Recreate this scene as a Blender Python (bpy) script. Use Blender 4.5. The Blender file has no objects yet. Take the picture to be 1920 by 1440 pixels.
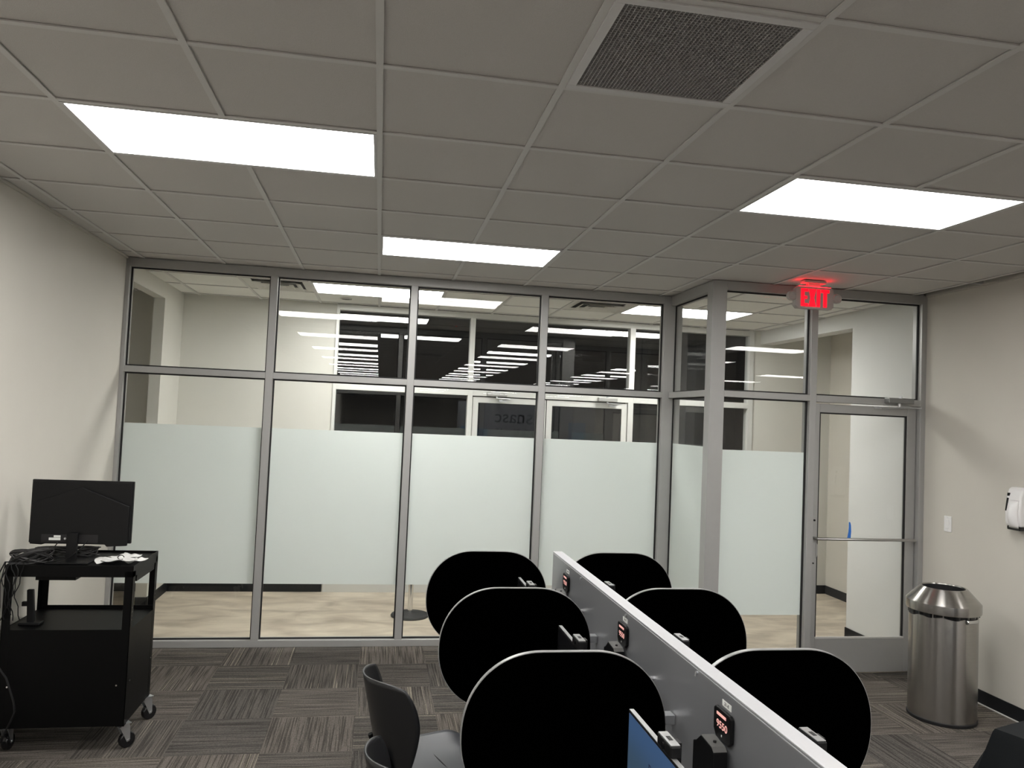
import bpy, bmesh, math, random
from mathutils import Vector, Matrix
random.seed(7)
C = bpy.context.scene.collection
PI = math.pi
H = 3.026            # ceiling
XL, XR = -1.951, 4.391
YG = 3.879           # face of the long glass partition
Y2 = 3.02            # face of the door partition
YW = 5.80            # outer wall of the vestibule
YB = -33.0           # far end of the big room behind the camera
XB = 10.2
YE = 1.45          # the right wall ends here, the room widens behind it

# ------------------------------------------------------------------ helpers
def mat_nodes(name):
    m = bpy.data.materials.new(name); m.use_nodes = True
    nt = m.node_tree; b = nt.nodes['Principled BSDF']
    return m, nt, b
def N(nt, t, **kw):
    n = nt.nodes.new(t)
    for k, v in kw.items(): setattr(n, k, v)
    return n
def L(nt, a, b): nt.links.new(a, b)
def math_node(nt, op, a, b=None, c=None):
    n = N(nt, 'ShaderNodeMath', operation=op)
    for i, x in enumerate((a, b, c)):
        if x is None: continue
        if isinstance(x, (int, float)): n.inputs[i].default_value = x
        else: L(nt, x, n.inputs[i])
    return n.outputs[0]
def simple(name, col, rough=.5, metal=0., noise=0., nscale=60., bump=0., bscale=200., emis=None, estr=0., coat=0., spec=None):
    """principled material; a little procedural variation in colour / bump"""
    m, nt, b = mat_nodes(name)
    b.inputs['Base Color'].default_value = (*col, 1)
    b.inputs['Roughness'].default_value = rough
    b.inputs['Metallic'].default_value = metal
    if coat: b.inputs['Coat Weight'].default_value = coat; b.inputs['Coat Roughness'].default_value = .1
    if spec is not None: b.inputs['Specular IOR Level'].default_value = spec
    tc = N(nt, 'ShaderNodeTexCoord')
    if noise:
        nz = N(nt, 'ShaderNodeTexNoise'); nz.inputs['Scale'].default_value = nscale; nz.inputs['Detail'].default_value = 4
        L(nt, tc.outputs['Object'], nz.inputs['Vector'])
        mx = N(nt, 'ShaderNodeMix', data_type='RGBA')
        mx.inputs[6].default_value = (*[c * (1 - noise) for c in col], 1)
        mx.inputs[7].default_value = (*[min(1, c * (1 + noise)) for c in col], 1)
        L(nt, nz.outputs['Fac'], mx.inputs[0]); L(nt, mx.outputs[2], b.inputs['Base Color'])
    if bump:
        nz = N(nt, 'ShaderNodeTexNoise'); nz.inputs['Scale'].default_value = bscale; nz.inputs['Detail'].default_value = 3
        L(nt, tc.outputs['Object'], nz.inputs['Vector'])
        bp = N(nt, 'ShaderNodeBump'); bp.inputs['Strength'].default_value = bump; bp.inputs['Distance'].default_value = .002
        L(nt, nz.outputs['Fac'], bp.inputs['Height']); L(nt, bp.outputs[0], b.inputs['Normal'])
    if emis:
        b.inputs['Emission Color'].default_value = (*emis, 1); b.inputs['Emission Strength'].default_value = estr
    return m

M = {}
M['wall'] = simple('wall_paint', (.55, .525, .475), .75, noise=.03, nscale=3, bump=.12, bscale=260)
M['wall_far'] = simple('vestibule_paint', (.58, .57, .53), .75, noise=.03, nscale=3, bump=.1, bscale=260)
M['wall_cool_lit'] = simple('vestibule_paint_bluer_light', (.61, .61, .60), .75, noise=.03, nscale=3)  # bluer light on the right side is put into this copy of the paint
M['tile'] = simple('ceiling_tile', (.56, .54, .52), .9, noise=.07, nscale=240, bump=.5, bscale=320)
M['tile_v_lit'] = simple('vestibule_tile_bounce_lit', (.78, .775, .74), .9, noise=.05, nscale=240)  # paler than the main tiles: light bounced off the vinyl floor is painted in
M['cable'] = simple('cable_jacket', (.016, .015, .015), .5, noise=.3, nscale=40)
M['tbar'] = simple('ceiling_grid_metal', (.60, .59, .575), .5, noise=.02)
M['alu'] = simple('satin_aluminium', (.375, .372, .362), .42, .3, noise=.03, nscale=20)
M['alu_light'] = simple('pale_aluminium', (.62, .62, .60), .42, .2, noise=.02, nscale=20)
M['gasket'] = simple('black_gasket', (.006, .005, .006), .6, noise=.1)
M['black_metal'] = simple('black_powder_coat', (.0014, .0014, .0016), .45, .0, noise=.15, nscale=300, bump=.2, bscale=900, spec=.12)
M['black_plastic'] = simple('black_plastic', (.004, .004, .0045), .45, noise=.1, nscale=200, spec=.25)
M['black_gloss'] = simple('glossy_black_plastic', (.008, .008, .009), .18, noise=.05)
M['laminate'] = simple('black_laminate', (.0002, .0002, .0002), .7, noise=.2, nscale=400, spec=.0)
M['edge'] = simple('grey_edge_band', (.30, .30, .30), .3, .2, noise=.04, nscale=30)
M['chrome'] = simple('chrome', (.72, .72, .72), .12, 1., noise=.02)
M['zinc'] = simple('zinc_plate', (.62, .63, .65), .3, .9, noise=.05, nscale=40)
M['rubber'] = simple('black_rubber', (.009, .009, .01), .5, noise=.1, spec=.4)
M['baseboard'] = simple('black_vinyl_base', (.008, .009, .011), .5, noise=.1, spec=.3)
M['white_plastic'] = simple('white_plastic', (.78, .77, .77), .3, noise=.02)
M['beige_plastic'] = simple('aged_white_plastic', (.42, .39, .37), .5, noise=.03)
M['paper'] = simple('white_paper', (.60, .60, .585), .7, noise=.06, nscale=90)
M['label'] = simple('paper_label', (.75, .76, .73), .6, noise=.03)
M['ink'] = simple('dark_ink', (.03, .03, .035), .6, noise=.05)
M['inkblue'] = simple('navy_ink', (.004, .008, .05), .6, noise=.05)
M['tape'] = simple('blue_tape', (.03, .17, .60), .6, noise=.06, nscale=150)
M['shell'] = simple('charcoal_chair_plastic', (.036, .038, .044), .36, noise=.06, nscale=120, bump=.1, bscale=700)
M['shell_dark'] = simple('darker_chair_plastic', (.010, .0105, .012), .34, noise=.06, nscale=120, bump=.1, bscale=700)  # darker tone than the seat, used on the backrest
M['cloth'] = simple('black_cloth', (.005, .006, .007), .85, noise=.2, nscale=500, bump=.5, bscale=900, spec=.15)
M['deskwood'] = simple('grey_desktop_laminate', (.22, .22, .22), .45, noise=.08, nscale=80)
M['vent_dark'] = simple('duct_interior', (.012, .012, .012), .8, noise=.1)
M['vent_grid'] = simple('egg_crate_aluminium', (.40, .39, .385), .5, .1, noise=.05)
M['closer'] = simple('closer_grey', (.20, .20, .195), .4, .3)
M['mid_grey'] = simple('mid_grey_plastic', (.13, .13, .125), .45, noise=.05)
M['base_grey'] = simple('dark_grey_base', (.035, .035, .036), .5, noise=.1)
M['duct_grey'] = simple('diffuser_interior', (.10, .10, .095), .8, noise=.1)
M['bar_metal'] = simple('push_bar_metal', (.42, .41, .40), .28, .9, noise=.04, nscale=30)
M['vent_frame'] = simple('vent_frame_white', (.62, .61, .61), .45, noise=.02)
M['diffuser_metal'] = simple('diffuser_white', (.60, .59, .55), .5, noise=.03)
M['night'] = simple('night_pavement', (.012, .012, .013), .9, noise=.3, nscale=4)
M['posterblue'] = simple('blue_wall_graphic', (.05, .22, .45), .6, noise=.1)
M['postergrey'] = simple('grey_wall_graphic', (.30, .31, .34), .6, noise=.1)
def emit(name, col, s):
    m, nt, b = mat_nodes(name)
    b.inputs['Base Color'].default_value = (*col, 1)
    b.inputs['Emission Color'].default_value = (*col, 1); b.inputs['Emission Strength'].default_value = s
    nz = N(nt, 'ShaderNodeTexNoise'); nz.inputs['Scale'].default_value = 1.6
    tc = N(nt, 'ShaderNodeTexCoord'); L(nt, tc.outputs['Object'], nz.inputs['Vector'])
    v = math_node(nt, 'MULTIPLY', math_node(nt, 'ADD', math_node(nt, 'MULTIPLY', nz.outputs['Fac'], .16), .92), s)
    L(nt, v, b.inputs['Emission Strength'])
    return m
LS = 21.5
M['light'] = emit('light_diffuser', (1.0, .985, .955), LS)
M['light_v'] = emit('vestibule_light_diffuser', (1.0, .985, .94), LS * 1.25)
M['red'] = emit('exit_red', (1.0, .002, .016), 1.35)
M['redglow'] = emit('exit_red_glow', (1.0, .01, .02), 9.)
M['pink'] = emit('pink_display', (1.0, .50, .46), .32)
M['screen'] = simple('lit_screen', (.02, .04, .08), .25, noise=.05, emis=(.10, .20, .36), estr=1.0)

def screen_mat():
    m, nt, b = mat_nodes('blue_screen')
    tc = N(nt, 'ShaderNodeTexCoord'); sp = N(nt, 'ShaderNodeSeparateXYZ'); L(nt, tc.outputs['Object'], sp.inputs[0])
    wv = math_node(nt, 'SINE', math_node(nt, 'MULTIPLY', sp.outputs['Z'], 26.))
    rp = N(nt, 'ShaderNodeMix', data_type='RGBA')
    rp.inputs[6].default_value = (.032, .062, .098, 1); rp.inputs[7].default_value = (.034, .075, .155, 1)
    L(nt, math_node(nt, 'ADD', math_node(nt, 'MULTIPLY', wv, .5), .5), rp.inputs[0])
    L(nt, rp.outputs[2], b.inputs['Emission Color']); b.inputs['Emission Strength'].default_value = 1.0
    b.inputs['Base Color'].default_value = (.01, .01, .015, 1); b.inputs['Roughness'].default_value = .3
    return m
M['screen'] = screen_mat()

def panel_mat():
    m, nt, b = mat_nodes('grey_metal_panel')
    b.inputs['Base Color'].default_value = (.30, .305, .32, 1)
    b.inputs['Metallic'].default_value = .55; b.inputs['Roughness'].default_value = .36
    tc = N(nt, 'ShaderNodeTexCoord'); nz = N(nt, 'ShaderNodeTexNoise'); nz.inputs['Scale'].default_value = 900
    L(nt, tc.outputs['Object'], nz.inputs['Vector'])
    bp = N(nt, 'ShaderNodeBump'); bp.inputs['Strength'].default_value = .12; bp.inputs['Distance'].default_value = .001
    L(nt, nz.outputs['Fac'], bp.inputs['Height']); L(nt, bp.outputs[0], b.inputs['Normal'])
    return m
M['panel'] = panel_mat()
M['panel_cap'] = simple('pale_panel_cap', (.43, .43, .445), .45, .0, noise=.03, nscale=60)

def steel_mat():
    m, nt, b = mat_nodes('brushed_steel')
    b.inputs['Metallic'].default_value = 1.; b.inputs['Roughness'].default_value = .26
    tg = N(nt, 'ShaderNodeTangent', direction_type='RADIAL', axis='Z'); L(nt, tg.outputs[0], b.inputs['Tangent'])
    b.inputs['Anisotropic Rotation'].default_value = .25
    tc = N(nt, 'ShaderNodeTexCoord'); mp = N(nt, 'ShaderNodeMapping'); mp.inputs['Scale'].default_value = (14, 14, 500)
    nz = N(nt, 'ShaderNodeTexNoise'); nz.inputs['Scale'].default_value = 1; nz.inputs['Detail'].default_value = 3
    L(nt, tc.outputs['Object'], mp.inputs[0]); L(nt, mp.outputs[0], nz.inputs['Vector'])
    mx = N(nt, 'ShaderNodeMix', data_type='RGBA'); mx.inputs[6].default_value = (.36, .35, .33, 1); mx.inputs[7].default_value = (.52, .50, .48, 1)
    L(nt, nz.outputs['Fac'], mx.inputs[0]); L(nt, mx.outputs[2], b.inputs['Base Color'])
    if 'Anisotropic' in b.inputs: b.inputs['Anisotropic'].default_value = .92
    return m
M['steel'] = steel_mat()

def glass_mat(name='clear_glass', tint=(.97, .985, .975), boost=1.0):
    m = bpy.data.materials.new(name); m.use_nodes = True; nt = m.node_tree; nt.nodes.clear()
    out = N(nt, 'ShaderNodeOutputMaterial'); mix = N(nt, 'ShaderNodeMixShader')
    tr = N(nt, 'ShaderNodeBsdfTransparent'); tr.inputs[0].default_value = (*tint, 1)
    gl = N(nt, 'ShaderNodeBsdfGlossy'); gl.inputs['Roughness'].default_value = .0; gl.inputs[0].default_value = (1, 1, 1, 1)
    ge = N(nt, 'ShaderNodeNewGeometry'); d = N(nt, 'ShaderNodeVectorMath', operation='DOT_PRODUCT')
    L(nt, ge.outputs['Normal'], d.inputs[0]); L(nt, ge.outputs['Incoming'], d.inputs[1])
    c = math_node(nt, 'ABSOLUTE', d.outputs['Value'])
    r = math_node(nt, 'ADD', math_node(nt, 'MULTIPLY', math_node(nt, 'POWER', math_node(nt, 'SUBTRACT', 1., c), 5.), .96), .04)
    r2 = math_node(nt, 'DIVIDE', math_node(nt, 'MULTIPLY', r, 2. * boost), math_node(nt, 'ADD', r, 1.))
    L(nt, math_node(nt, 'MINIMUM', r2, 1.), mix.inputs[0]); L(nt, tr.outputs[0], mix.inputs[1]); L(nt, gl.outputs[0], mix.inputs[2])
    L(nt, mix.outputs[0], out.inputs[0]); return m
M['glass'] = glass_mat(boost=.58)
M['glass_out'] = glass_mat('night_window_glass', (.9, .92, .92), 1.25)

def frost_mat():
    m = bpy.data.materials.new('frosted_film'); m.use_nodes = True; nt = m.node_tree; nt.nodes.clear()
    out = N(nt, 'ShaderNodeOutputMaterial'); mix = N(nt, 'ShaderNodeMixShader'); mix.inputs[0].default_value = .36
    a = N(nt, 'ShaderNodeBsdfDiffuse'); b = N(nt, 'ShaderNodeBsdfTranslucent')
    tc = N(nt, 'ShaderNodeTexCoord'); nz = N(nt, 'ShaderNodeTexNoise'); nz.inputs['Scale'].default_value = 1.2
    L(nt, tc.outputs['Object'], nz.inputs['Vector'])
    mx = N(nt, 'ShaderNodeMix', data_type='RGBA'); mx.inputs[6].default_value = (.70, .755, .73, 1); mx.inputs[7].default_value = (.735, .79, .77, 1)
    L(nt, nz.outputs['Fac'], mx.inputs[0]); L(nt, mx.outputs[2], a.inputs[0]); L(nt, mx.outputs[2], b.inputs[0])
    L(nt, a.outputs[0], mix.inputs[1]); L(nt, b.outputs[0], mix.inputs[2]); L(nt, mix.outputs[0], out.inputs[0]); return m
M['frost'] = frost_mat()

def carpet_mat():
    m, nt, b = mat_nodes('carpet_tiles'); b.inputs['Roughness'].default_value = .95; b.inputs['Specular IOR Level'].default_value = .1
    tc = N(nt, 'ShaderNodeTexCoord'); sp = N(nt, 'ShaderNodeSeparateXYZ'); L(nt, tc.outputs['Object'], sp.inputs[0])
    x = math_node(nt, 'DIVIDE', sp.outputs['X'], .5); y = math_node(nt, 'DIVIDE', math_node(nt, 'SUBTRACT', sp.outputs['Y'], 1.94), .5)
    ix = math_node(nt, 'FLOOR', x); iy = math_node(nt, 'FLOOR', y)
    par = math_node(nt, 'FLOORED_MODULO', math_node(nt, 'ADD', ix, iy), 2.)      # 0: stripes run along X
    # coordinate across the stripes
    ca = N(nt, 'ShaderNodeMix', data_type='FLOAT'); L(nt, par, ca.inputs[0]); L(nt, y, ca.inputs[2]); L(nt, x, ca.inputs[3])
    al = N(nt, 'ShaderNodeMix', data_type='FLOAT'); L(nt, par, al.inputs[0]); L(nt, x, al.inputs[2]); L(nt, y, al.inputs[3])
    cell = N(nt, 'ShaderNodeCombineXYZ'); L(nt, ix, cell.inputs[0]); L(nt, iy, cell.inputs[1])
    wn = N(nt, 'ShaderNodeTexWhiteNoise', noise_dimensions='3D'); L(nt, cell.outputs[0], wn.inputs['Vector'])
    ws = N(nt, 'ShaderNodeSeparateColor'); L(nt, wn.outputs['Color'], ws.inputs[0])
    def stripes(freq, detail, seed, stretch=.6):
        v = N(nt, 'ShaderNodeCombineXYZ')
        L(nt, math_node(nt, 'MULTIPLY', ca.outputs[0], freq), v.inputs[0])
        L(nt, math_node(nt, 'MULTIPLY', al.outputs[0], stretch), v.inputs[1])
        L(nt, math_node(nt, 'MULTIPLY', math_node(nt, 'ADD', ws.outputs[0], seed), 37.), v.inputs[2])
        nz = N(nt, 'ShaderNodeTexNoise'); nz.inputs['Scale'].default_value = 1; nz.inputs['Detail'].default_value = detail
        L(nt, v.outputs[0], nz.inputs['Vector']); return nz.outputs['Fac']
    s1 = stripes(58, 3, 0, 1.2); s2 = stripes(64, 0, 3., .3); s3 = stripes(9, 0, 5., .3)
    fine = stripes(110, 1, 8., 60)
    # base tone per tile
    tone = N(nt, 'ShaderNodeMix', data_type='RGBA'); tone.inputs[6].default_value = (.060, .056, .052, 1); tone.inputs[7].default_value = (.118, .103, .090, 1)
    L(nt, math_node(nt, 'ADD', math_node(nt, 'MULTIPLY', ws.outputs[1], .7), math_node(nt, 'MULTIPLY', s3, .35)), tone.inputs[0])
    # mid stripes darken
    k = math_node(nt, 'MULTIPLY_ADD', math_node(nt, 'SMOOTH_MIN', math_node(nt, 'MULTIPLY', math_node(nt, 'MAXIMUM', math_node(nt, 'SUBTRACT', s1, .40), 0.), 7.), 1., .1), .62, .52)
    fk = math_node(nt, 'MULTIPLY_ADD', fine, 1.3, .35)
    mu = N(nt, 'ShaderNodeVectorMath', operation='SCALE'); L(nt, tone.outputs[2], mu.inputs[0]); L(nt, math_node(nt, 'MULTIPLY', k, fk), mu.inputs['Scale'])
    # sparse pale pinstripes, only in some tiles
    ps = math_node(nt, 'MULTIPLY', math_node(nt, 'GREATER_THAN', s2, .705), math_node(nt, 'GREATER_THAN', ws.outputs[2], .38))
    ps = math_node(nt, 'MULTIPLY', ps, math_node(nt, 'MULTIPLY_ADD', fine, 1.0, .05))
    mx = N(nt, 'ShaderNodeMix', data_type='RGBA'); L(nt, ps, mx.inputs[0]); L(nt, mu.outputs[0], mx.inputs[6]); mx.inputs[7].default_value = (.30, .27, .21, 1)
    L(nt, mx.outputs[2], b.inputs['Base Color'])
    bp = N(nt, 'ShaderNodeBump'); bp.inputs['Strength'].default_value = .5; bp.inputs['Distance'].default_value = .003
    L(nt, math_node(nt, 'ADD', s1, fine), bp.inputs['Height']); L(nt, bp.outputs[0], b.inputs['Normal'])
    return m
M['carpet'] = carpet_mat()

def vinyl_mat():
    m, nt, b = mat_nodes('beige_vinyl_plank'); b.inputs['Roughness'].default_value = .42
    tc = N(nt, 'ShaderNodeTexCoord')
    mp = N(nt, 'ShaderNodeMapping'); mp.inputs['Scale'].default_value = (1.6, 3.4, 1)
    nz = N(nt, 'ShaderNodeTexNoise'); nz.inputs['Scale'].default_value = 1.5; nz.inputs['Detail'].default_value = 5; nz.inputs['Distortion'].default_value = .6
    L(nt, tc.outputs['Object'], mp.inputs[0]); L(nt, mp.outputs[0], nz.inputs['Vector'])
    rp = N(nt, 'ShaderNodeValToRGB'); e = rp.color_ramp.elements
    e[0].position = .32; e[0].color = (.38, .32, .255, 1); e[1].position = .68; e[1].color = (.66, .585, .475, 1)
    L(nt, nz.outputs['Fac'], rp.inputs[0])
    br = N(nt, 'ShaderNodeTexBrick'); br.inputs['Scale'].default_value = 1.; br.inputs['Brick Width'].default_value = 1.2; br.inputs['Row Height'].default_value = .18
    br.inputs['Mortar Size'].default_value = .0015; br.inputs['Color1'].default_value = (1, 1, 1, 1); br.inputs['Color2'].default_value = (.93, .925, .92, 1); br.inputs['Mortar'].default_value = (.88, .87, .85, 1)
    L(nt, tc.outputs['Object'], br.inputs['Vector'])
    mx = N(nt, 'ShaderNodeMix', data_type='RGBA', blend_type='MULTIPLY'); mx.inputs[0].default_value = 1
    L(nt, rp.outputs[0], mx.inputs[6]); L(nt, br.outputs[0], mx.inputs[7]); L(nt, mx.outputs[2], b.inputs['Base Color'])
    return m
M['vinyl'] = vinyl_mat()

# geometry helpers -----------------------------------------------------------
class MB:
    """collects shapes; build() links them as ONE mesh object"""
    def __init__(s): s.bm = bmesh.new()
    def box(s, x0, x1, y0, y1, z0, z1, mt=None):
        r = bmesh.ops.create_cube(s.bm, size=1)['verts']
        M4 = Matrix.Translation(((x0+x1)/2, (y0+y1)/2, (z0+z1)/2)) @ Matrix.Diagonal((abs(x1-x0), abs(y1-y0), abs(z1-z0), 1))
        if mt is not None: M4 = mt @ M4
        bmesh.ops.transform(s.bm, matrix=M4, verts=r); return s
    def quad(s, *p):
        s.bm.faces.new([s.bm.verts.new(q) for q in p]); return s
    def prism(s, pts, axis, a, b):
        """polygon pts (2D) extruded along axis from a to b"""
        def P(p, t):
            return {'x': (t, p[0], p[1]), 'y': (p[0], t, p[1]), 'z': (p[0], p[1], t)}[axis]
        v0 = [s.bm.verts.new(P(p, a)) for p in pts]; v1 = [s.bm.verts.new(P(p, b)) for p in pts]
        n = len(pts); s.bm.faces.new(v0); s.bm.faces.new(v1)
        for i in range(n): s.bm.faces.new((v0[i], v0[(i+1) % n], v1[(i+1) % n], v1[i]))
        return s
    def cyl(s, p, q, r, r2=None, n=20, caps=True):
        p, q = Vector(p), Vector(q); d = q - p; r2 = r if r2 is None else r2
        rot = d.to_track_quat('Z', 'Y').to_matrix().to_4x4()
        bmesh.ops.create_cone(s.bm, cap_ends=caps, segments=n, radius1=r, radius2=r2, depth=d.length,
                              matrix=Matrix.Translation((p+q)/2) @ rot); return s
    def tube(s, pts, r, n=8, close=False):
        pts = [Vector(p) for p in pts]; rings = []
        up = Vector((0, 0, 1)); prev = None
        for i, p in enumerate(pts):
            t = (pts[min(i+1, len(pts)-1)] - pts[max(i-1, 0)]).normalized()
            if prev is None:
                a = up if abs(t.dot(up)) < .9 else Vector((1, 0, 0)); u = t.cross(a).normalized()
            else: u = (prev - t * prev.dot(t)).normalized()
            prev = u; w = t.cross(u)
            rings.append([s.bm.verts.new(p + r * (math.cos(2*PI*k/n) * u + math.sin(2*PI*k/n) * w)) for k in range(n)])
        for a, b in zip(rings, rings[1:]):
            for k in range(n): s.bm.faces.new((a[k], a[(k+1) % n], b[(k+1) % n], b[k]))
        s.bm.faces.new(rings[0][::-1]); s.bm.faces.new(rings[-1]); return s
    def lathe(s, prof, c=(0, 0, 0), n=64):
        rings = []
        for r, z in prof:
            rings.append([s.bm.verts.new((c[0] + r*math.cos(2*PI*k/n), c[1] + r*math.sin(2*PI*k/n), c[2] + z)) for k in range(n)])
        for a, b in zip(rings, rings[1:]):
            for k in range(n): s.bm.faces.new((a[k], a[(k+1) % n], b[(k+1) % n], b[k]))
        return s
    def grid(s, fn, nu, nv):
        g = [[s.bm.verts.new(fn(i/nu, j/nv)) for j in range(nv+1)] for i in range(nu+1)]
        for i in range(nu):
            for j in range(nv): s.bm.faces.new((g[i][j], g[i+1][j], g[i+1][j+1], g[i][j+1]))
        return s
    def build(s, name, mat, parent=None, bevel=0, smooth=False, solid=0, seg=2, loc=None, sub=0):
        bmesh.ops.recalc_face_normals(s.bm, faces=s.bm.faces)
        me = bpy.data.meshes.new(name); s.bm.to_mesh(me); s.bm.free()
        me.materials.append(M[mat])
        o = bpy.data.objects.new(name, me); C.objects.link(o)
        if parent: o.parent = parent
        if loc: o.location = loc
        if smooth:
            for p in me.polygons: p.use_smooth = True
        if solid:
            md = o.modifiers.new('solid', 'SOLIDIFY'); md.thickness = solid; md.offset = 0
        if sub:
            md = o.modifiers.new('sub', 'SUBSURF'); md.levels = sub; md.render_levels = sub
        if bevel:
            md = o.modifiers.new('bevel', 'BEVEL'); md.width = bevel; md.segments = seg; md.limit_method = 'ANGLE'; md.angle_limit = .6
        if smooth and not sub:
            try:
                md = me.set_sharp_from_angle(angle=.42)
            except Exception: pass
        return o
def thing(name, label, cat, loc=(0, 0, 0), rz=0, group=None):
    o = bpy.data.objects.new(name, None); C.objects.link(o); o.empty_display_size = .1
    o.location = loc; o.rotation_euler = (0, 0, rz); o['label'] = label; o['category'] = cat
    if group: o['group'] = group
    return o
def tag(o, label, cat, group=None):
    o['label'] = label; o['category'] = cat
    if group: o['group'] = group
    return o
def struct(o, label=None, cat=None):
    o['kind'] = 'structure'
    if label: o['label'] = label; o['category'] = cat
    return o
def sroot(name, label, cat, loc=(0, 0, 0)):
    o = bpy.data.objects.new(name, None); C.objects.link(o); o.location = loc; o.empty_display_size = .1
    return struct(o, label, cat)
def local(parent, o):   # parts below are built in world coordinates: shift them into their thing
    o.location = Vector(o.location) - parent.location; return o
def world_part(mb, name, mat, root, **kw):
    o = mb.build(name, mat, root, **kw)
    o.matrix_parent_inverse = (Matrix.Translation(root.location) @ Matrix.Rotation(root.rotation_euler[2], 4, 'Z')).inverted()
    return o
def text(name, body, size, mat, mtx, parent=None, extrude=.0006, bold=0., align='CENTER', sx=1.):
    cu = bpy.data.curves.new(name, 'FONT'); cu.body = body; cu.size = size; cu.extrude = extrude; cu.offset = bold
    cu.align_x = align; cu.align_y = 'CENTER'
    t = bpy.data.objects.new(name, cu); C.objects.link(t)
    bpy.context.view_layer.update()
    me = bpy.data.meshes.new_from_object(t.evaluated_get(bpy.context.evaluated_depsgraph_get()))
    bpy.data.objects.remove(t); me.materials.clear(); me.materials.append(M[mat])
    me.transform(mtx @ Matrix.Diagonal((sx, 1, 1, 1)))
    o = bpy.data.objects.new(name, me); C.objects.link(o)
    if parent:
        o.parent = parent
        o.matrix_parent_inverse = (Matrix.Translation(parent.location) @ Matrix.Rotation(parent.rotation_euler[2], 4, 'Z')).inverted()
    return o
def frame_mtx(origin, xdir, ydir):
    x = Vector(xdir).normalized(); y = Vector(ydir).normalized(); z = x.cross(y)
    m = Matrix((x, y, z)).transposed().to_4x4(); m.translation = Vector(origin); return m

# ------------------------------------------------------------------ room shell
def slab(name, mat, boxes):
    mb = MB()
    for b in boxes: mb.box(*b)
    return struct(mb.build(name, mat))
t_ = .12
struct(MB().box(XL - 3, XB + .2, YB - .2, YG + .055, -.12, 0).build('floor', 'carpet'))
struct(MB().box(-3.2, 2.60, YG + .055, YW, -.12, 0.0).box(2.60, 5.5, Y2 + .06, YW, -.115, .0012).build('floor_vestibule', 'vinyl'))
slab('wall_left', 'wall', [(XL - t_, XL, YB, YG + .11, 0, H + .3)])
slab('wall_right', 'wall', [(XR, XR + .16, YE, Y2 + .11, 0, H + .3)])
slab('wall_right_return', 'wall', [(XR + .16, XB, YE, YE + .12, 0, H + .3)])
slab('wall_right_rear', 'wall', [(XB, XB + t_, YB, YE + .12, 0, H + .3)])
slab('wall_back', 'wall', [(XL - t_, XB + t_, YB - t_, YB, 0, H + .3)])
# vestibule walls
slab('wall_vestibule_left', 'wall_far', [(-2.08, -1.98, 5.125, YW, 0, H + .02), (-2.08, -1.98, YG + .11, 5.125, 2.882, H + .02), (-2.08, -1.98, YG+.11, 4.07, 0, 2.882)])
slab('wall_alcove_left', 'wall', [(-3.1, -3.0, YG, YW, 0, H + .02), (-3.0, -2.08, YG - .1, YG + .0, 0, H + .02)])
slab('wall_vestibule_far', 'wall_far', [(-3.1, -.44, YW, YW + .15, 0, H + .02), (4.315, 5.45, YW, YW + .15, 0, H + .02)])
slab('wall_vestibule_right', 'wall_cool_lit', [(4.40, 4.56, Y2 + .11, 4.03, 0, H + .02), (4.40, 4.56, 4.03, YW, 2.876, H + .02)])
slab('wall_alcove_right', 'wall', [(5.30, 5.42, Y2 + .11, YW, 0, H + .02), (4.56, 5.30, 3.3, 3.42, 0, H + .02)])
# baseboards
bb = .098
slab('baseboard_left', 'baseboard', [(XL, XL + .008, -8, YG, 0, bb)])
slab('baseboard_right', 'baseboard', [(XR - .008, XR, YE, Y2, 0, bb)])
slab('trim_1', 'vent_frame', [(XR - .018, XR - .008, YE, Y2 - .01, 0, .006)])
slab('baseboard_vestibule_far', 'baseboard', [(-1.98, -.45, YW - .008, YW, 0, bb)])
slab('baseboard_vestibule_left', 'baseboard', [(-1.98, -1.972, 5.125, YW - .008, 0, bb), (-2.08, -1.98, 5.117, 5.125, 0, bb), (-1.98, -1.972, YG + .11, 4.07, 0, bb)])
slab('baseboard_alcove_left', 'baseboard', [(-3.0, -2.08, YW - .008, YW, 0, bb), (-3.0, -2.992, YG, YW, 0, bb)])
slab('baseboard_vestibule_right', 'baseboard', [(4.392, 4.40, Y2 + .11, 4.03, 0, bb), (4.392, 4.56, 4.03, 4.038, 0, bb)])
slab('baseboard_alcove_right', 'baseboard', [(4.40, 5.30, YW - .008, YW, 0, bb), (5.292, 5.30, 3.42, YW, 0, bb)])

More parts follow.
